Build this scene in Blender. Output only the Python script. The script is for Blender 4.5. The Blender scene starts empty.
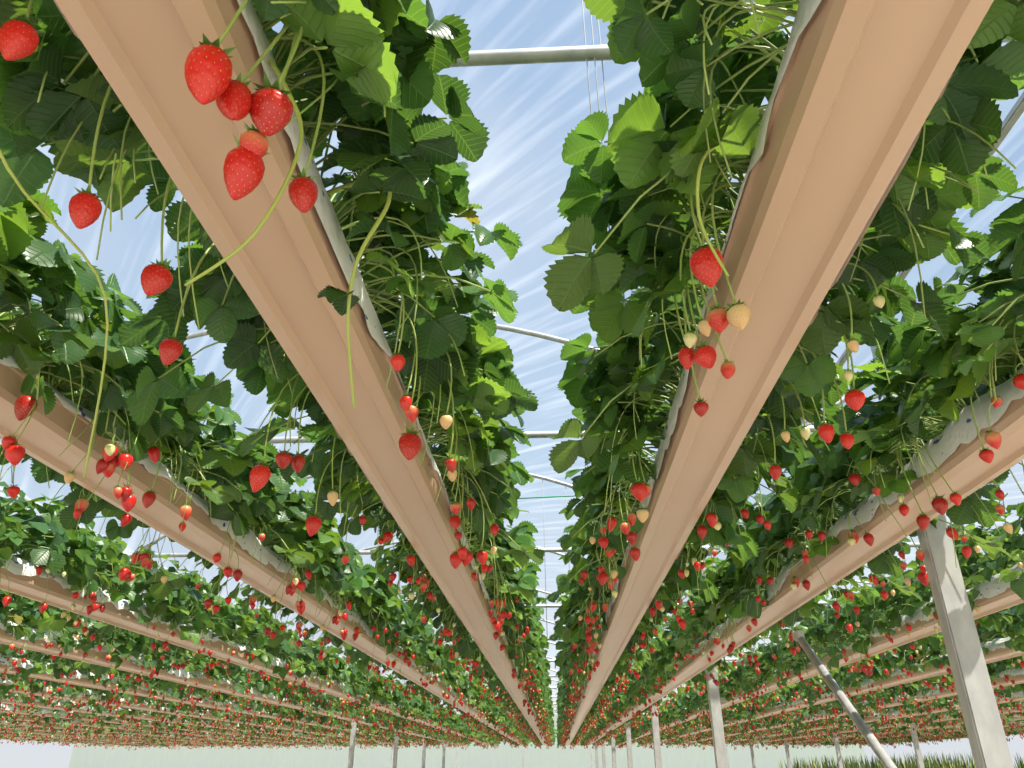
import bpy, math, random
import numpy as np
from mathutils import Vector, Matrix
random.seed(7); rng = np.random.default_rng(7)
scene = bpy.context.scene
scene.view_settings.view_transform = 'Standard'
CZ = 1.6            # camera height above the ground
GZ = CZ + 1.0       # underside of the gutters
Y0, Y1 = -1.6, 44.0

# ------------------------------------------------------------------ materials
def new_mat(name):
    m = bpy.data.materials.new(name); m.use_nodes = True
    nt = m.node_tree; nt.nodes.clear()
    return m, nt, nt.nodes, nt.links
def N(ns, t, **kw):
    n = ns.new(t)
    for k, v in kw.items():
        if k in n.inputs: n.inputs[k].default_value = v
        else: setattr(n, k, v)
    return n

def mat_leaf():
    m, nt, ns, L = new_mat('strawberry_leaf')
    out = N(ns, 'ShaderNodeOutputMaterial')
    att = N(ns, 'ShaderNodeAttribute', attribute_name='Col')
    uv = N(ns, 'ShaderNodeAttribute', attribute_name='luv')
    sep = N(ns, 'ShaderNodeSeparateXYZ'); L.new(uv.outputs['Vector'], sep.inputs[0])
    ab = N(ns, 'ShaderNodeMath', operation='ABSOLUTE'); L.new(sep.outputs['X'], ab.inputs[0])
    mu = N(ns, 'ShaderNodeMath', operation='MULTIPLY_ADD'); mu.inputs[1].default_value = -0.55
    L.new(ab.outputs[0], mu.inputs[0]); L.new(sep.outputs['Y'], mu.inputs[2])
    sc = N(ns, 'ShaderNodeMath', operation='MULTIPLY'); sc.inputs[1].default_value = 8.0
    L.new(mu.outputs[0], sc.inputs[0])
    pp = N(ns, 'ShaderNodeMath', operation='PINGPONG'); pp.inputs[1].default_value = 0.5
    L.new(sc.outputs[0], pp.inputs[0])
    mr = N(ns, 'ShaderNodeMapRange'); mr.inputs['From Min'].default_value = 0.0; mr.inputs['From Max'].default_value = 0.12
    mr.inputs['To Min'].default_value = 1; mr.inputs['To Max'].default_value = 0
    L.new(pp.outputs[0], mr.inputs['Value'])
    mid = N(ns, 'ShaderNodeMapRange'); mid.inputs['From Min'].default_value = 0.0; mid.inputs['From Max'].default_value = 0.025
    mid.inputs['To Min'].default_value = 1; mid.inputs['To Max'].default_value = 0
    L.new(ab.outputs[0], mid.inputs['Value'])
    mx = N(ns, 'ShaderNodeMath', operation='MAXIMUM'); L.new(mr.outputs[0], mx.inputs[0]); L.new(mid.outputs[0], mx.inputs[1])
    vf = N(ns, 'ShaderNodeMath', operation='MULTIPLY'); vf.inputs[1].default_value = 0.3; L.new(mx.outputs[0], vf.inputs[0])
    mix = N(ns, 'ShaderNodeMix', data_type='RGBA')
    L.new(vf.outputs[0], mix.inputs[0]); L.new(att.outputs['Color'], mix.inputs[6]); mix.inputs[7].default_value = (0.20, 0.32, 0.10, 1)
    b = N(ns, 'ShaderNodeBump'); b.inputs['Strength'].default_value = 0.5; b.inputs['Distance'].default_value = 0.005
    b.invert = True; L.new(mx.outputs[0], b.inputs['Height'])
    p = N(ns, 'ShaderNodeBsdfPrincipled', Roughness=0.36)
    L.new(mix.outputs[2], p.inputs['Base Color']); L.new(b.outputs[0], p.inputs['Normal'])
    br = N(ns, 'ShaderNodeMix', data_type='RGBA', blend_type='MULTIPLY'); br.inputs[0].default_value = 1
    L.new(mix.outputs[2], br.inputs[6]); br.inputs[7].default_value = (2.35, 1.9, .9, 1)
    tr = N(ns, 'ShaderNodeBsdfTranslucent'); L.new(br.outputs[2], tr.inputs[0])
    ms = N(ns, 'ShaderNodeMixShader'); ms.inputs[0].default_value = 0.42
    L.new(p.outputs[0], ms.inputs[1]); L.new(tr.outputs[0], ms.inputs[2]); L.new(ms.outputs[0], out.inputs[0])
    return m
def mat_attr(name, rough):
    m, nt, ns, L = new_mat(name)
    out = N(ns, 'ShaderNodeOutputMaterial')
    att = N(ns, 'ShaderNodeAttribute', attribute_name='Col')
    p = N(ns, 'ShaderNodeBsdfPrincipled', Roughness=rough)
    L.new(att.outputs['Color'], p.inputs['Base Color'])
    L.new(p.outputs[0], out.inputs[0])
    return m
def mat_noise(name, c1, c2, scale, rough=0.5, metal=0.0, stretch=(1,1,1), bump=0.0, detail=4, lo=.35, hi=.65):
    m, nt, ns, L = new_mat(name)
    out = N(ns, 'ShaderNodeOutputMaterial')
    tc = N(ns, 'ShaderNodeTexCoord'); mp = N(ns, 'ShaderNodeMapping'); mp.inputs['Scale'].default_value = stretch
    L.new(tc.outputs['Object'], mp.inputs[0])
    n = N(ns, 'ShaderNodeTexNoise', Scale=scale, Detail=detail); L.new(mp.outputs[0], n.inputs['Vector'])
    r = N(ns, 'ShaderNodeValToRGB'); L.new(n.outputs[0], r.inputs[0])
    r.color_ramp.elements[0].position = lo; r.color_ramp.elements[1].position = hi
    r.color_ramp.elements[0].color = (*c1, 1); r.color_ramp.elements[1].color = (*c2, 1)
    p = N(ns, 'ShaderNodeBsdfPrincipled', Roughness=rough, Metallic=metal)
    L.new(r.outputs[0], p.inputs['Base Color'])
    if bump:
        b = N(ns, 'ShaderNodeBump'); b.inputs['Strength'].default_value = bump; b.inputs['Distance'].default_value = 0.02
        L.new(n.outputs[0], b.inputs['Height']); L.new(b.outputs[0], p.inputs['Normal'])
    L.new(p.outputs[0], out.inputs[0])
    return m
def mat_bag():
    m, nt, ns, L = new_mat('white_grow_bag_film')
    out = N(ns, 'ShaderNodeOutputMaterial')
    tc = N(ns, 'ShaderNodeTexCoord')
    mp = N(ns, 'ShaderNodeMapping'); mp.inputs['Scale'].default_value = (12, 16, 34); L.new(tc.outputs['Object'], mp.inputs[0])
    n = N(ns, 'ShaderNodeTexNoise', Scale=1.0, Detail=1); L.new(mp.outputs[0], n.inputs['Vector'])
    r = N(ns, 'ShaderNodeValToRGB'); L.new(n.outputs[0], r.inputs[0])
    e = r.color_ramp.elements; e[0].position = .69; e[1].position = .71
    e[0].color = (.84, .83, .81, 1); e[1].color = (.06, .10, .38, 1)
    n2 = N(ns, 'ShaderNodeTexNoise', Scale=30.0, Detail=4); L.new(tc.outputs['Object'], n2.inputs['Vector'])
    b = N(ns, 'ShaderNodeBump'); b.inputs['Strength'].default_value = .5; b.inputs['Distance'].default_value = .01
    L.new(n2.outputs[0], b.inputs['Height'])
    p = N(ns, 'ShaderNodeBsdfPrincipled', Roughness=0.35)
    L.new(r.outputs[0], p.inputs['Base Color']); L.new(b.outputs[0], p.inputs['Normal']); L.new(p.outputs[0], out.inputs[0])
    return m
def mat_film(name, base, amp, stretch, rot=.9):
    m, nt, ns, L = new_mat(name)
    out = N(ns, 'ShaderNodeOutputMaterial')
    tc = N(ns, 'ShaderNodeTexCoord')
    ro = N(ns, 'ShaderNodeVectorRotate', rotation_type='Z_AXIS'); ro.inputs['Angle'].default_value = rot
    L.new(tc.outputs['Object'], ro.inputs['Vector'])
    mp = N(ns, 'ShaderNodeMapping'); mp.inputs['Scale'].default_value = stretch
    L.new(ro.outputs[0], mp.inputs[0])
    n = N(ns, 'ShaderNodeTexNoise', Scale=1.0, Detail=8); L.new(mp.outputs[0], n.inputs['Vector'])
    mr = N(ns, 'ShaderNodeMapRange'); L.new(n.outputs[0], mr.inputs['Value'])
    mr.inputs['From Min'].default_value = .48; mr.inputs['From Max'].default_value = .75
    mr.inputs['To Min'].default_value = base; mr.inputs['To Max'].default_value = base + amp
    t = N(ns, 'ShaderNodeBsdfTransparent'); t.inputs[0].default_value = (.97, .98, 1, 1)
    d = N(ns, 'ShaderNodeBsdfTranslucent'); d.inputs[0].default_value = (.92, .93, .94, 1)
    ms = N(ns, 'ShaderNodeMixShader'); L.new(mr.outputs[0], ms.inputs[0])
    L.new(t.outputs[0], ms.inputs[1]); L.new(d.outputs[0], ms.inputs[2]); L.new(ms.outputs[0], out.inputs[0])
    return m

M_LEAF = mat_leaf()
M_STEM = mat_attr('green_stem', .5)
M_BERRY = mat_attr('strawberry_skin', .33)
M_GUT = mat_noise('beige_painted_steel', (.50, .335, .225), (.54, .365, .248), 1.2, rough=.30, stretch=(2, .6, 2), detail=2)
M_BAG = mat_bag()
M_STEEL = mat_noise('galvanised_steel', (.42, .42, .42), (.55, .55, .54), 14, rough=.45, metal=.35, stretch=(1, 1, .4))
M_FILM = mat_film('greenhouse_film', .06, .12, (.5, 9, 1))
M_WALLF = mat_film('end_wall_film', .80, .1, (4, 1, .5))
M_GROUND = mat_noise('pale_ground_cover', (.56, .50, .42), (.70, .65, .57), 1.3, rough=.9, bump=.3)
M_GRASS = mat_noise('dry_grass', (.20, .24, .07), (.40, .40, .18), 2.0, rough=.9, bump=.4)
M_WIRE = mat_noise('grey_wire', (.25, .27, .28), (.35, .36, .37), 5, rough=.6)
M_TWINE = mat_noise('green_twine', (.05, .3, .18), (.08, .4, .22), 5, rough=.7)

# ------------------------------------------------------------------ mesh builder
class MB:
    def __init__(s): s.v=[]; s.f=[]; s.m=[]; s.c=[]; s.u=[]; s.n=0
    def add(s, V, F, mat, col, uv=None):
        V = np.asarray(V, float); k = len(V)
        s.v.append(V); o = s.n
        s.f.extend([tuple(i+o for i in f) for f in F]); s.m.extend([mat]*len(F))
        col = np.asarray(col, float)
        if col.ndim == 1: col = np.tile(col[:3], (k, 1))
        s.c.append(col); s.u.append(np.zeros((k,3)) if uv is None else uv); s.n += k
    def build(s, name, mats, smooth=True):
        me = bpy.data.meshes.new(name)
        V = np.vstack(s.v); me.from_pydata(V.tolist(), [], s.f)
        for m in mats: me.materials.append(m)
        me.polygons.foreach_set('material_index', s.m)
        if smooth: me.polygons.foreach_set('use_smooth', [True]*len(s.f))
        C = np.hstack([np.vstack(s.c), np.ones((s.n,1))])
        a = me.color_attributes.new('Col', 'FLOAT_COLOR', 'POINT'); a.data.foreach_set('color', C.ravel())
        u = me.attributes.new('luv', 'FLOAT_VECTOR', 'POINT'); u.data.foreach_set('vector', np.vstack(s.u).ravel())
        me.update(); return me

def tube(mb, P, r0, r1, sides, mat, col):
    P = np.asarray(P, float); n = len(P)
    T = np.gradient(P, axis=0); T /= np.linalg.norm(T, axis=1)[:,None] + 1e-9
    ref = np.array([.31, .95, .05]); A = np.cross(T, ref); A /= np.linalg.norm(A, axis=1)[:,None] + 1e-9
    B = np.cross(T, A); V = []
    for i in range(n):
        r = r0 + (r1-r0)*i/(n-1)
        for k in range(sides):
            a = 2*math.pi*k/sides; V.append(P[i] + r*(math.cos(a)*A[i] + math.sin(a)*B[i]))
    F = [(i*sides+k, i*sides+(k+1)%sides, (i+1)*sides+(k+1)%sides, (i+1)*sides+k) for i in range(n-1) for k in range(sides)]
    F += [tuple(range(sides))[::-1], tuple((n-1)*sides+k for k in range(sides))]
    mb.add(V, F, mat, col)
def bez(a, b, c, n):
    a, b, c = map(np.array, (a, b, c)); t = np.linspace(0, 1, n)[:,None]
    return (1-t)**2*a + 2*t*(1-t)*b + t*t*c

# ------------------------------------------------------------------ leaf templates
def wfun(t): return .53*max(0., math.sin(math.pi*min(1., t)**.86))**.60
def leaflet(n, fold, droop, wave, ph):
    V=[]; U=[]; F=[]
    def put(x, y, dz=0):
        z = fold*abs(x) - droop*y*y + wave*math.sin(5*y+ph)*x + dz
        V.append((x, y, z)); U.append((x, y, 0)); return len(V)-1
    C = [put(0, i/n, -.01 if n>4 else 0) for i in range(n+1)]
    for s in (-1, 1):
        H=[]; E=[]; T=[]
        for i in range(n+1):
            t=i/n; w=wfun(t); k=4*t*(1-t)
            H.append(put(s*w*.52, t+.045*k, .018 if n>4 else 0)); E.append(put(s*w*.93, t+.08*k, -.015 if n>4 else 0))
        if n > 4:
            for i in range(n):
                tm=(i+.62)/n; w=wfun(tm); k=4*tm*(1-tm)
                T.append(put(s*w*1.07, tm+.085*k+.02, .01))
        for i in range(n):
            q=[(C[i],C[i+1],H[i+1],H[i])]
            if n > 4: q.append((H[i],H[i+1],E[i+1],T[i],E[i]))
            else: q.append((H[i],H[i+1],E[i+1],E[i]))
            for f in q: F.append(f if s < 0 else f[::-1])
    return np.array(V), F, np.array(U)
def trifoliate(n, r):
    Vs=[]; Fs=[]; Us=[]; o=0
    for ang, sc in ((0,1.0),(1.25,.9),(-1.25,.9)):
        V,F,U = leaflet(n, r.uniform(.1,.6), r.uniform(.05,.45), r.uniform(-.2,.2), r.uniform(0,6))
        V = V*sc; V[:,0] *= r.uniform(.88,1.08)
        V[:,1] += .08
        tilt = r.uniform(-.5,.05) if ang else r.uniform(-.35,.1)
        ct,st = math.cos(tilt), math.sin(tilt)
        V = V @ np.array([[1,0,0],[0,ct,st],[0,-st,ct]])
        a = ang + r.uniform(-.18,.18); c,s_ = math.cos(a), math.sin(a)
        V = V @ np.array([[c,s_,0],[-s_,c,0],[0,0,1]])
        Vs.append(V); Us.append(U); Fs += [tuple(i+o for i in f) for f in F]; o += len(V)
    return np.vstack(Vs), Fs, np.vstack(Us)
R0 = random.Random(3)
TRI_HI = [trifoliate(9, R0) for _ in range(7)]
TRI_LO = [trifoliate(3, R0) for _ in range(5)]

def place(V, pos, fwd, nrm, sc):
    y = np.array(fwd, float); y /= np.linalg.norm(y)
    x = np.cross(y, nrm); x /= np.linalg.norm(x)+1e-9; z = np.cross(x, y)
    return (V*sc) @ np.array([x,y,z]) + np.array(pos)
def leafcol(r):
    k = r.random(); g = r.uniform(.6, 1.25)
    if k < .005: return np.array([.20,.20,.05])
    if k < .28: return np.array([.105,.215,.038])*g
    if k < .65: return np.array([.060,.155,.034])*g
    return np.array([.042,.115,.034])*g
STEMC = np.array([.30,.40,.11])

def foliage(name, length, crowns, perc, hi, seed):
    r = random.Random(seed); mb = MB(); T = TRI_HI if hi else TRI_LO
    for ci in range(crowns):
        cy = (ci+.5+r.uniform(-.3,.3))*length/crowns
        cx = r.uniform(-.05,.05); base = np.array([cx, cy, .17])
        for k in range(perc):
            a = r.uniform(0, 2*math.pi)
            u = r.random()
            rad = .10 + .33*u**.7 + (r.uniform(0,.14) if r.random()<.15 else 0)
            ca, sa = math.cos(a), math.sin(a)
            h = .43*math.sqrt(max(0, 1-(min(rad,.46)/.47)**2)) * r.uniform(.55, 1.1)
            side = r.random() < .38 and rad > .2
            if side: h -= r.uniform(.05,.26); 
            h += .12
            p = np.array([cx + rad*ca, cy + rad*sa*.8, h])
            if side and abs(p[0]) < .2: p[0] = math.copysign(.2+.1*r.random(), p[0])
            if abs(p[0]) < .17 and p[2] < .22: p[2] = .24+.1*r.random()
            out = np.array([ca, sa*.8, 0])
            fwd = out*1.0 + np.array([r.uniform(-.6,.6), r.uniform(-.6,.6), r.uniform(-.9,.2)])
            nrm = np.array([ca*(.9 if side else .5), sa*.5, 1.0]) + np.array([r.uniform(-.6,.6), r.uniform(-.6,.6), 0])
            V,F,U = T[r.randrange(len(T))]
            s = r.uniform(.072,.145)
            mb.add(place(V, p, fwd, nrm, s), F, 0, leafcol(r), U)
            top = base*.4 + p*.6; top[2] = max(base[2], p[2]) + .06
            if hi or k % 3 == 0:
                tube(mb, bez(base, top, p, 5 if hi else 3), .0042, .0028, 4 if hi else 3, 1, STEMC*r.uniform(.6,1.1))
    return mb.build(name, [M_LEAF, M_STEM])

# ------------------------------------------------------------------ berries
PV = [0,.03,.10,.22,.35,.5,.68,.84,.95,1]; PR = [0,.38,.76,.97,1,.94,.74,.46,.22,0]
def berry_tpl(rings, sides, seeds, r):
    vv = np.linspace(0,1,rings+1); V=[]; S=[]
    lob = r.uniform(0,6); la = r.uniform(.0,.07)
    def pt(v, a, off=0):
        w = .5*np.interp(v, PV, PR)*(1+la*math.cos(2*a+lob)) + off
        return (w*math.cos(a), w*math.sin(a), -1.28*v)
    SD = [(.07+.87*(i+.5)/seeds, (i*2.39996) % (2*math.pi)) for i in range(seeds)]
    sv = np.array([q[0] for q in SD]) if seeds else None; sa_ = np.array([q[1] for q in SD]) if seeds else None
    for v in vv:
        vq = .5-.5*math.cos(math.pi*v); vq = .5*v+.5*vq
        for k in range(sides):
            a = 2*math.pi*k/sides; off = 0
            if sides > 30:   # achene dimples
                w = max(.05, .5*np.interp(vq, PV, PR))
                da = np.abs((sa_-a+math.pi) % (2*math.pi)-math.pi)*w; dv = (sv-vq)*1.28
                off = -.022*math.exp(-float(np.min(da*da+dv*dv*.7))/.0011)
            V.append(pt(vq, a, off)); S.append(vq)
    F = [(i*sides+k, (i+1)*sides+k, (i+1)*sides+(k+1)%sides, i*sides+(k+1)%sides) for i in range(rings) for k in range(sides)]
    body = (np.array(V), F, np.array(S))
    SV=[]; SF=[]; n=0
    for v, a in SD:
        p = np.array(pt(v, a, -.012 if sides > 30 else .003)); nr = np.array([math.cos(a), math.sin(a), -.35]); nr /= np.linalg.norm(nr)
        tx = np.array([-math.sin(a), math.cos(a), 0]); ty = np.cross(nr, tx)
        for d in (tx*.013, ty*.022, -tx*.013, -ty*.022, nr*.012): SV.append(p+d)
        SF += [(n,n+1,n+4),(n+1,n+2,n+4),(n+2,n+3,n+4),(n+3,n,n+4)]; n += 5
    CV=[]; CF=[]; n=0; ns = 10 if sides > 12 else 6
    for i in range(ns):
        a = 2*math.pi*i/ns + r.uniform(-.2,.2); L = r.uniform(.40,.60); up = r.uniform(-.10,.28)
        d = np.array([math.cos(a), math.sin(a), 0]); t = np.array([-math.sin(a), math.cos(a), 0])
        z = np.array([0,0,1])
        for q in (d*.03+z*.03, d*L*.45+t*.10-z*.005, d*L*.45-t*.10-z*.005, d*L*.5+z*.03, d*L+z*up): CV.append(q)
        CF += [(n,n+3,n+1),(n,n+2,n+3),(n+1,n+3,n+4),(n+3,n+2,n+4)]; n += 5
    return body, (np.array(SV).reshape(-1,3), SF), (np.array(CV), CF)
BH = [berry_tpl(40, 56, 120, R0) for _ in range(4)]
BM = [berry_tpl(8, 10, 26, R0) for _ in range(3)]
BL = [berry_tpl(5, 7, 0, R0) for _ in range(3)]
RED = np.array([.56,.016,.012]); ORG = np.array([.66,.14,.035]); PALE = np.array([.70,.62,.30]); GRN = np.array([.42,.50,.17])
def add_berry(mb, top, w, ripe, T, r, tilt=.35):
    """top = calyx point, w = width; ripe 1 red .. 0 green"""
    body, seeds, cal = T[r.randrange(len(T))]
    ax = np.array([r.uniform(-tilt,tilt), r.uniform(-tilt,tilt), 1.0])
    fw = np.array([r.uniform(-1,1), r.uniform(-1,1), 0]); fw -= ax*np.dot(fw,ax)/np.dot(ax,ax)
    stretch = np.array([1,1,r.uniform(.85,1.15)])
    if ripe > .75: c0, c1 = RED*r.uniform(.6,1.05), RED*r.uniform(.6,1.15)
    elif ripe > .5: c0, c1 = PALE*.5+ORG*.5, RED
    elif ripe > .25: c0, c1 = PALE, PALE*.6 + ORG*.4
    else: c0, c1 = GRN, PALE
    S = np.clip((body[2]-.0)/(.6 if ripe<=.75 else .2), 0, 1)[:,None]
    if ripe > .75: c0 = c0*.6 + ORG*.4
    col = c0*(1-S) + c1*S
    mb.add(place(body[0]*stretch, top, fw, ax, w), body[1], 2, col)
    if len(seeds[0]): mb.add(place(seeds[0]*stretch, top, fw, ax, w), seeds[1], 2, np.array([.66,.36,.07]) if ripe>.4 else np.array([.28,.24,.05]))
    mb.add(place(cal[0], top, fw, ax, w), cal[1], 1, np.array([.12,.26,.05])*r.uniform(.8,1.3))
def ripeness(r):
    k = r.random()
    return .9 if k < .52 else (.6 if k < .70 else (.35 if k < .87 else .1))
def fruit(name, length, percl, T, seed, near):
    r = random.Random(seed); mb = MB()
    for s in (-1, 1):
        for ci in range(int(percl*length)):
            y = r.uniform(0, length)
            o = np.array([s*.10, y, .20])
            j = np.array([s*r.uniform(.15,.36), y+r.uniform(-.08,.08), r.uniform(-.03,.16)])
            tube(mb, bez(o, (s*.24, y, .27), j, 6 if near else 3), .0036, .003, 4 if near else 3, 1, STEMC*np.array([1.1,1,.9]))
            for b in range(r.choice((1,1,2,2,3,4))):
                t = j + np.array([r.uniform(-.06,.06), r.uniform(-.07,.07), -r.uniform(.03,.17)])
                tube(mb, bez(j, (j+t)/2+np.array([s*.02,0,.03]), t, 4 if near else 3), .0024, .002, 3, 1, STEMC)
                rp = ripeness(r)
                w = r.uniform(.030,.052) if rp > .5 else r.uniform(.020,.038)
                add_berry(mb, t, w, rp, T, r)
        if near:
            for k in range(int(7*length)):   # thin runners and petioles dangling at the gutter side
                y = r.uniform(0,length); o = np.array([s*.10,y,.20]); e = np.array([s*r.uniform(.15,.34), y+r.uniform(-.15,.15), -r.uniform(-.08,.2)])
                tube(mb, bez(o, (s*.28,y,.28), e, 7), .0032, .0018, 4, 1, STEMC*r.uniform(.8,1.2))
    return mb.build(name, [M_LEAF, M_STEM, M_BERRY])

FOL_N = [foliage('foliage_near', 1.0, 5, 30, True, 10+i) for i in range(5)]
FOL_F = [foliage('foliage_far', 2.0, 9, 27, False, 30+i) for i in range(4)]
FR_N = [fruit('fruit_near', 1.0, 4, BM, 50+i, True) for i in range(5)]
FR_F = [fruit('fruit_far', 2.0, 4, BL, 70+i, False) for i in range(4)]

# ------------------------------------------------------------------ gutter & grow bag meshes
def extrude_profile(name, P, ys, mat, closed=True):
    V=[]; F=[]; n=len(P)
    for y in ys:
        for (x,z) in P: V.append((x,y,z))
    for j in range(len(ys)-1):
        for i in range(n if closed else n-1):
            k=(i+1)%n; F.append((j*n+i, j*n+k, (j+1)*n+k, (j+1)*n+i))
    if closed: F += [tuple(range(n))[::-1], tuple((len(ys)-1)*n+i for i in range(n))]
    me = bpy.data.meshes.new(name); me.from_pydata(V,[],F); me.materials.append(mat); me.update(); return me
outer = [(-.130,.108),(-.130,.096),(-.121,.094),(-.118,.028),(-.108,.006),(-.070,.0),(-.058,.016),(.058,.016),(.070,.0),(.108,.006),(.118,.028),(.121,.094),(.130,.096),(.130,.108)]
inner = [(.112,.104),(.110,.034),(.096,.014),(.05,.024),(-.05,.024),(-.096,.014),(-.110,.034),(-.112,.104)]
GUT = extrude_profile('gutter', outer+inner, [Y0, Y1], M_GUT)
def bag_mesh():
    V=[]; F=[]; ys=np.arange(Y0+.02, Y1, .05); r=random.Random(5)
    prof=[(-.133,.075),(-.134,.112),(-.120,.128),(-.108,.155),(-.06,.178),(0,.182),(.06,.178),(.108,.155),(.120,.128),(.134,.112),(.133,.075)]
    n=len(prof); fl=[.06,.06]
    for j,y in enumerate(ys):
        for s in (0,1):
            fl[s] += r.uniform(-.024,.024); fl[s]=min(.104,max(.03,fl[s]))
        bulge = .02*math.sin(y*5.2)+.01*math.sin(y*13)
        for i,(x,z) in enumerate(prof):
            if i==0: z=fl[0]
            elif i==n-1: z=fl[1]
            elif 2<=i<=n-3: z+=bulge*.6+r.uniform(-.007,.007); x*=1+r.uniform(-.03,.03)
            else: x*=1+r.uniform(0,.03)
            V.append((x,y,z))
    for j in range(len(ys)-1):
        for i in range(n-1): F.append((j*n+i,j*n+i+1,(j+1)*n+i+1,(j+1)*n+i))
    me=bpy.data.meshes.new('grow_bag'); me.from_pydata(V,[],F); me.materials.append(M_BAG)
    me.polygons.foreach_set('use_smooth',[True]*len(F)); me.update(); return me
BAG = bag_mesh()

def link(ob, parent=None):
    scene.collection.objects.link(ob)
    if parent: ob.parent = parent
    return ob
def empty(name, loc=(0,0,0)):
    e = bpy.data.objects.new(name, None); e.location = loc; e.empty_display_size=.2; return link(e)

LX, RX = -.604, .562
rows = [(LX,'n'),(RX,'n'),(-1.775,'n'),(1.63,'n')]
rows += [(x,'f') for x in (-3.4,-4.95,-6.5,-8.1,-9.7,-11.3,-12.9,-14.5,-16.1,-17.7,-19.3,-20.9,-22.5, 3.12,4.62,6.2,7.8,9.4,11.0,12.6,14.2,15.8)]
row_obj = {}
rr = random.Random(99)
for X, kind in rows:
    e = empty('strawberry_gutter_row', (X, 0, GZ)); row_obj[X]=e
    link(bpy.data.objects.new('gutter', GUT), e); link(bpy.data.objects.new('grow_bag', BAG), e)
    def seg(nm, me, y, L):
        o = link(bpy.data.objects.new(nm, me), e)
        if rr.random() < .5: o.rotation_euler[2] = math.pi; o.location = (0, y+L, 0)
        else: o.location = (0, y, 0)
        return o
    y = -1.0 if kind=='n' else 2.0
    if abs(X) > 9: y = 6.0
    lim = 8.0 if abs(X) < 1 else (7.0 if kind=='n' else 2.0)
    while y < lim:
        seg('foliage', rr.choice(FOL_N), y, 1.0)
        if not (abs(X) < 1 and y < 2.5): seg('fruit', rr.choice(FR_N), y, 1.0)
        y += 1.0
    while y < Y1-1.5:
        seg('foliage', rr.choice(FOL_F), y, 2.0); seg('fruit', rr.choice(FR_F), y, 2.0); y += 2.0

# ------------------------------------------------------------------ foreground fruit hanging off the nearest rows
fg = [ # x, y, z (relative to camera height, berry centre), width, ripeness
 (LX, [(-.46,.703,.852,.064,.9),(-.45,.764,.855,.052,.9),(-.40,.781,.857,.064,.9),(-.431,.816,.828,.042,.6),(-.444,.832,.796,.060,.9),(-.389,.914,.818,.046,.9),
   (-.39,1.695,.933,.040,.9),(-.395,1.86,.90,.034,.9),(-.385,1.889,.881,.040,.6),(-.399,1.977,.816,.062,.9),(-.287,1.907,.857,.038,.3),(-.306,2.146,.823,.034,.9),
   (-.369,3.27,.811,.056,.9),(-.42,3.25,.80,.055,.9),(-.31,3.28,.82,.05,.9),(-.36,2.7,.86,.04,.6),(-.34,2.45,.90,.036,.3),
   (-.80,.747,.995,.052,.9),(-.797,.982,.861,.050,.9),(-.748,1.165,.835,.054,.9),(-.801,1.353,.79,.045,.9),(-.881,2.13,.79,.062,.9),(-.849,2.2,.867,.050,.9),(-.82,2.25,.88,.045,.9),(-.912,2.78,.83,.058,.9),(-.80,2.6,.88,.04,.3)]),
 (RX, [(.33,1.282,.919,.064,.9),(.37,1.388,.846,.048,.6),(.398,1.345,.823,.050,.35),(.365,1.556,.846,.050,.9),(.338,1.595,.876,.042,.9),(.338,1.533,.887,.032,.1),(.36,1.50,.90,.030,.3),(.411,1.526,.797,.034,.6),(.388,1.745,.805,.036,.9),
   (.326,2.697,.909,.062,.9),(.36,2.72,.92,.045,.6),(.355,2.834,.861,.048,.3),(.343,3.2,.873,.05,.9),(.36,3.3,.83,.05,.9),(.31,3.15,.9,.045,.6),
   (.86,1.94,.909,.052,.9),(.811,2.07,.869,.046,.9),(.875,2.085,.848,.040,.9),(.783,2.498,.909,.044,.9),(.80,2.2,.93,.030,.1),(.80,1.75,.98,.030,.3),(.84,1.9,.97,.026,.1),(.77,2.3,.96,.03,.3),(.82,1.6,1.02,.026,.1)]),
 (-1.775, [(-1.6,2.0,.98,.062,.9),(-1.547,2.70,.917,.05,.9)]),
 (1.63, [(1.395,2.32,.882,.04,.9),(1.451,2.78,.862,.055,.9),(1.42,2.86,.83,.045,.9),(1.48,2.72,.87,.04,.9)]),
]
rf = random.Random(21)
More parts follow.
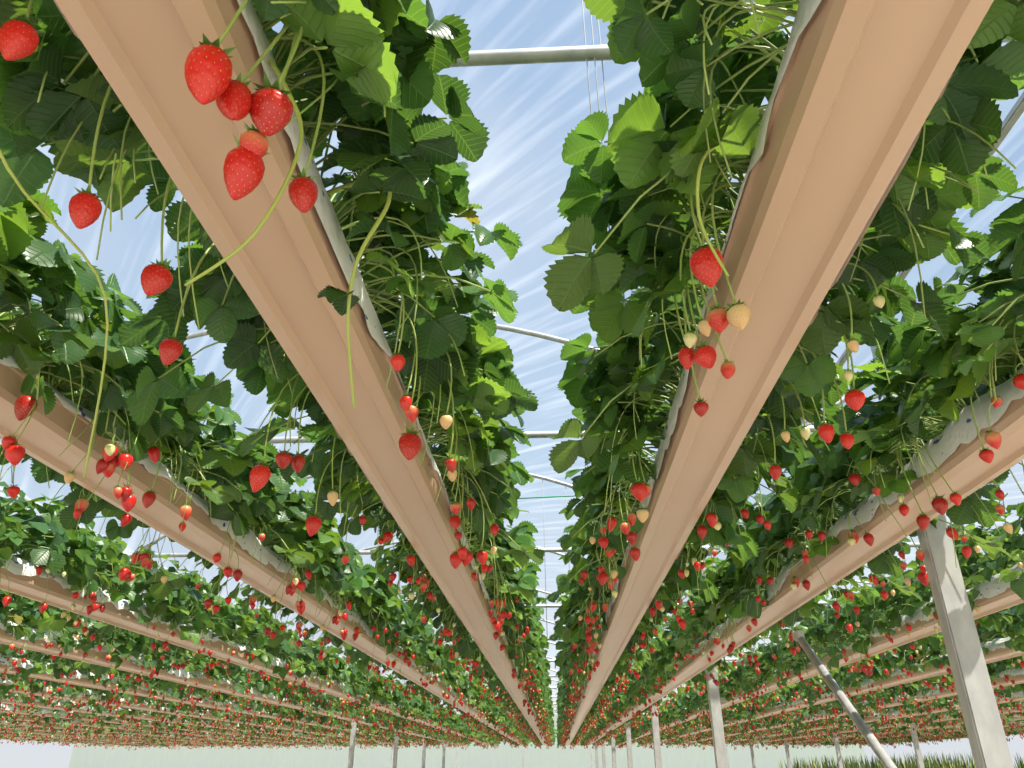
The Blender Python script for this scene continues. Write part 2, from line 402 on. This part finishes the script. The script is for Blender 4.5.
for X, L in fg:
    mb = MB(); e = row_obj[X]
    for (x,y,z,w,rp) in L:
        lx, lz = x-X, z-1.0; s = 1 if lx > 0 else -1
        top = np.array([lx, y, lz + w*.62])
        add_berry(mb, top, w, rp, BH, rf, .22)
        o = np.array([s*.10, y+rf.uniform(-.10,.14), .20])
        tube(mb, bez(o, (s*max(.24, abs(lx)+.05), (y+o[1])/2, .24), top, 12), .0038, .0024, 6, 1, STEMC*np.array([1.0,1.0,.9]))
    for k in range(55):
        s = rf.choice((-1,1)); y = rf.uniform(.5,3.0); o = np.array([s*.09,y,.2])
        en = np.array([s*rf.uniform(.16,.38), y+rf.uniform(-.25,.25), rf.uniform(-.12,.16)])
        tube(mb, bez(o,(s*.3,y,.32),en,10), .0032,.0018,5,1,STEMC*rf.uniform(.7,1.3))
    def runner(P, r0=.006, leafat=None):
        P = np.array(P)-np.array([X,0,1.0]); n=len(P)-1; Q=[]
        for i in range(n):
            p0=P[max(i-1,0)];p1=P[i];p2=P[i+1];p3=P[min(i+2,n)]
            for t in np.linspace(0,1,7)[:(-1 if i<n-1 else None)]:
                Q.append(.5*((2*p1)+(-p0+p2)*t+(2*p0-5*p1+4*p2-p3)*t*t+(-p0+3*p1-3*p2+p3)*t**3))
        tube(mb, Q, r0, r0*.55, 6, 1, np.array([.38,.46,.10]))
        if leafat is not None:
            V,F,U=TRI_HI[2]; mb.add(place(V, Q[leafat], (-.8,-.1,.1),(0,-.5,.9),.06),F,0,leafcol(rf),U)
    if X == LX:
        runner([(-.50,.90,1.15),(-.42,.86,1.0),(-.387,.877,.892),(-.443,.898,.731),(-.552,.928,.658)], .0045)
        runner([(-.50,1.3,1.16),(-.36,1.25,1.16),(-.331,1.236,1.075),(-.385,1.245,.94),(-.409,1.299,.828),(-.414,1.427,.683)], .006, 22)
        runner([(-.70,.62,1.16),(-.86,.72,1.0),(-.831,.843,.83),(-.82,1.13,.78),(-.867,1.28,.48)], .0036)
    if X == RX:
        runner([(.45,1.2,1.16),(.33,1.15,1.1),(.31,1.2,.98),(.36,1.24,.86)], .005)
    me = mb.build('hanging_fruit', [M_LEAF, M_STEM, M_BERRY])
    link(bpy.data.objects.new('hanging_fruit', me), e)

# ------------------------------------------------------------------ greenhouse structure
def cyl(name, a, b, r, mat, parent, sides=16):
    mb = MB(); a=np.array(a,float); b=np.array(b,float)
    tube(mb, [a,(a+b)/2,b], r, r, sides, 0, (.5,.5,.5))
    me = mb.build(name,[mat]); me.polygons.foreach_set('use_smooth',[True]*(len(me.polygons)-2)+[False]*2)
    return link(bpy.data.objects.new(name, me), parent)
def box_mesh(name, lo, hi, mat, parent=None, bev=.008):
    import bmesh
    bm=bmesh.new(); bmesh.ops.create_cube(bm,size=1)
    lo=Vector(lo);hi=Vector(hi);c=(lo+hi)/2;d=hi-lo
    for v in bm.verts: v.co=Vector((v.co.x*d.x,v.co.y*d.y,v.co.z*d.z))+c
    if bev: bmesh.ops.bevel(bm,geom=bm.edges[:],offset=bev,segments=2,affect='EDGES')
    me=bpy.data.meshes.new(name); bm.to_mesh(me); bm.free(); me.materials.append(mat)
    return link(bpy.data.objects.new(name,me),parent)
VALLEY=[-28.06,-20.56,-13.06,-5.56,1.94,9.44,16.94]; EZ=CZ+2.35; SAG=1.3; HW=3.75; RAD=(HW*HW+SAG*SAG)/(2*SAG)
def archz(dx): return EZ+SAG-RAD+math.sqrt(RAD*RAD-dx*dx)
for vx,ystart in ((-5.56,22.4),(1.94,3.85),(9.44,22.4)):
    y=ystart
    while y < 44:
        p=empty('greenhouse_column',(vx,y,0))
        box_mesh('shaft',(-.064,-.045,0),(.064,.045,EZ),M_STEEL,p)
        box_mesh('base_plate',(-.10,-.12,0),(.10,.12,.015),M_STEEL,p,0)
        y += 6.2
for vx in VALLEY:
    box_mesh('roof_valley_beam',(vx-.02,-3,EZ+.02),(vx+.02,46,EZ+.05),M_STEEL,None,.004)
p=empty('diagonal_brace'); cyl('pipe',(1.81,5.90,CZ+.86),(1.81,2.45,.02),.028,M_STEEL,p)
box_mesh('clamp',(1.78,5.84,CZ+.83),(1.835,5.94,CZ+.90),M_STEEL,p)
frame = empty('roof_hoop_frame')
y = -1.7
ys=[]
while y < 46: ys.append(y); y+=3.7
for y in ys:
    cyl('cross_bar',(VALLEY[0],y,EZ+.09),(VALLEY[-1],y,EZ+.09),.028,M_STEEL,frame)
    for a,b in zip(VALLEY[:-1],VALLEY[1:]):
        c=(a+b)/2; P=[(c+dx,y,archz(dx)) for dx in np.linspace(-HW,HW,31)]
        mb=MB(); tube(mb,P,.024,.024,10,0,(.5,.5,.5)); link(bpy.data.objects.new('hoop',mb.build('hoop',[M_STEEL])),frame)
for (x,y) in ((.20,2.0),(.23,2.02),(.17,2.0),(2.3,2.0),(2.55,2.0),(.2,9.4),(-.1,9.4)):
    w=.0022 if y<3 else .004
    c=-1.81 if x<1.9 else 5.69
    cyl('suspension_wire',(x,y,archz(x-c)),(x+.02,y,GZ+.25),w,M_WIRE,frame,5)
cyl('truss_wire',(1.94,2.0,EZ+.1),(4.4,2.0,archz(4.4-5.69)),.004,M_WIRE,frame,5)
cyl('truss_wire',(1.94,5.7,EZ+.1),(5.4,5.7,archz(5.4-5.69)),.010,M_WIRE,frame,6)
cyl('green_twine_line',(-5.56,7.6,CZ+2.38),(1.94,7.2,CZ+2.46),.008,M_TWINE,frame,6)
V=[];F=[];xs=[]
for a,b in zip(VALLEY[:-1],VALLEY[1:]):
    c=(a+b)/2
    for dx in np.linspace(-HW,HW,25)[: (None if b==VALLEY[-1] else -1)]: xs.append((c+dx,archz(dx)+.03))
for y in (-4,47.5):
    for x,z in xs: V.append((x,y,z))
n=len(xs)
for i in range(n-1): F.append((i,i+1,n+i+1,n+i))
me=bpy.data.meshes.new('roof_film');me.from_pydata(V,[],F);me.materials.append(M_FILM)
me.polygons.foreach_set('use_smooth',[True]*len(F));link(bpy.data.objects.new('ceiling',me))
V=[];F=[]
for x,z in xs: V+= [(x,47,0),(x,47,z-.04)]
for i in range(n-1): F.append((2*i,2*i+2,2*i+3,2*i+1))
me=bpy.data.meshes.new('gable');me.from_pydata(V,[],F);me.materials.append(M_WALLF);link(bpy.data.objects.new('wall_back',me))
gf=empty('gable_frame',(0,46.8,0))
for x in (-9.3,-5.6,-1.9,1.9,5.6,9.4):
    box_mesh('stud',(x-.04,-.04,0),(x+.04,.04,EZ),M_STEEL,gf,0)
for z in (CZ+1.6,): box_mesh('rail',(-28,-.06,z),(16.9,-.02,z+.07),M_STEEL,gf,0)

def plane(name,x0,x1,y0,y1,z,mat):
    me=bpy.data.meshes.new(name);me.from_pydata([(x0,y0,z),(x1,y0,z),(x1,y1,z),(x0,y1,z)],[],[(0,1,2,3)]);me.materials.append(mat)
    return link(bpy.data.objects.new(name,me))
plane('floor',-28,17.5,-10,48,0,M_GROUND)
plane('ground',-200,200,-60,260,-.02,M_GRASS)
# low yellow-green weeds along the far right side
mb=MB(); rw=random.Random(4)
for i in range(2600):
    x=rw.uniform(11.5,17.2); yb=rw.uniform(27,45.5); h=rw.uniform(1.2,2.15)
    a=rw.uniform(0,6.28); wv=.05; dx,dy=math.cos(a),math.sin(a)
    ln=rw.uniform(-.25,.25); l2=rw.uniform(-.25,.25)
    g=rw.uniform(.7,1.3); c=np.array([.30,.34,.08])*g if rw.random()<.5 else np.array([.14,.24,.05])*g
    mb.add([(x-dx*wv,yb-dy*wv,0),(x+dx*wv,yb+dy*wv,0),(x+dx*wv*.9+ln*.4,yb+dy*wv*.9+l2*.4,h*.6),(x-dx*wv*.9+ln*.4,yb-dy*wv*.9+l2*.4,h*.6),(x+ln,yb+l2,h)],
           [(0,1,2,3),(3,2,4)],0,c)
link(bpy.data.objects.new('tall_weeds',mb.build('tall_weeds',[M_STEM])))

# ------------------------------------------------------------------ light
w=bpy.data.worlds.new('sky'); scene.world=w; w.use_nodes=True; nt=w.node_tree; nt.nodes.clear(); ns=nt.nodes; L=nt.links
out=N(ns,'ShaderNodeOutputWorld'); bg=N(ns,'ShaderNodeBackground',Strength=0.92)
tc=N(ns,'ShaderNodeTexCoord'); sp=N(ns,'ShaderNodeSeparateXYZ'); L.new(tc.outputs['Generated'],sp.inputs[0])
cr=N(ns,'ShaderNodeValToRGB'); L.new(sp.outputs['Z'],cr.inputs[0]); e=cr.color_ramp.elements
e[0].position=0; e[0].color=(.80,.84,.88,1); e[1].position=.9; e[1].color=(.24,.42,.70,1)
m_=e.new(.35); m_.color=(.45,.62,.82,1)
cn=N(ns,'ShaderNodeTexNoise',Scale=2.2,Detail=6); L.new(tc.outputs['Generated'],cn.inputs['Vector'])
cm=N(ns,'ShaderNodeMapRange'); L.new(cn.outputs[0],cm.inputs['Value']); cm.inputs['From Min'].default_value=.5; cm.inputs['From Max'].default_value=.8; cm.inputs['To Max'].default_value=.5
mx=N(ns,'ShaderNodeMix',data_type='RGBA'); L.new(cm.outputs[0],mx.inputs[0]); L.new(cr.outputs[0],mx.inputs[6]); mx.inputs[7].default_value=(.85,.9,.95,1)
L.new(mx.outputs[2],bg.inputs[0]); L.new(bg.outputs[0],out.inputs[0])
sd=bpy.data.lights.new('sun','SUN'); sd.energy=9.5; sd.angle=math.radians(1.0); sd.color=(1,.94,.82)
so=link(bpy.data.objects.new('sun',sd)); d=Vector((.45,-.35,.95))
so.rotation_euler=d.to_track_quat('Z','Y').to_euler()

cd=bpy.data.cameras.new('camera'); cd.lens=750/1024*36; cd.sensor_width=36; cd.clip_start=.02; cd.clip_end=500
co=link(bpy.data.objects.new('camera',cd)); co.location=(0,0,CZ); co.rotation_euler=(math.radians(90+27.05),0,math.radians(3.07))
scene.camera=co
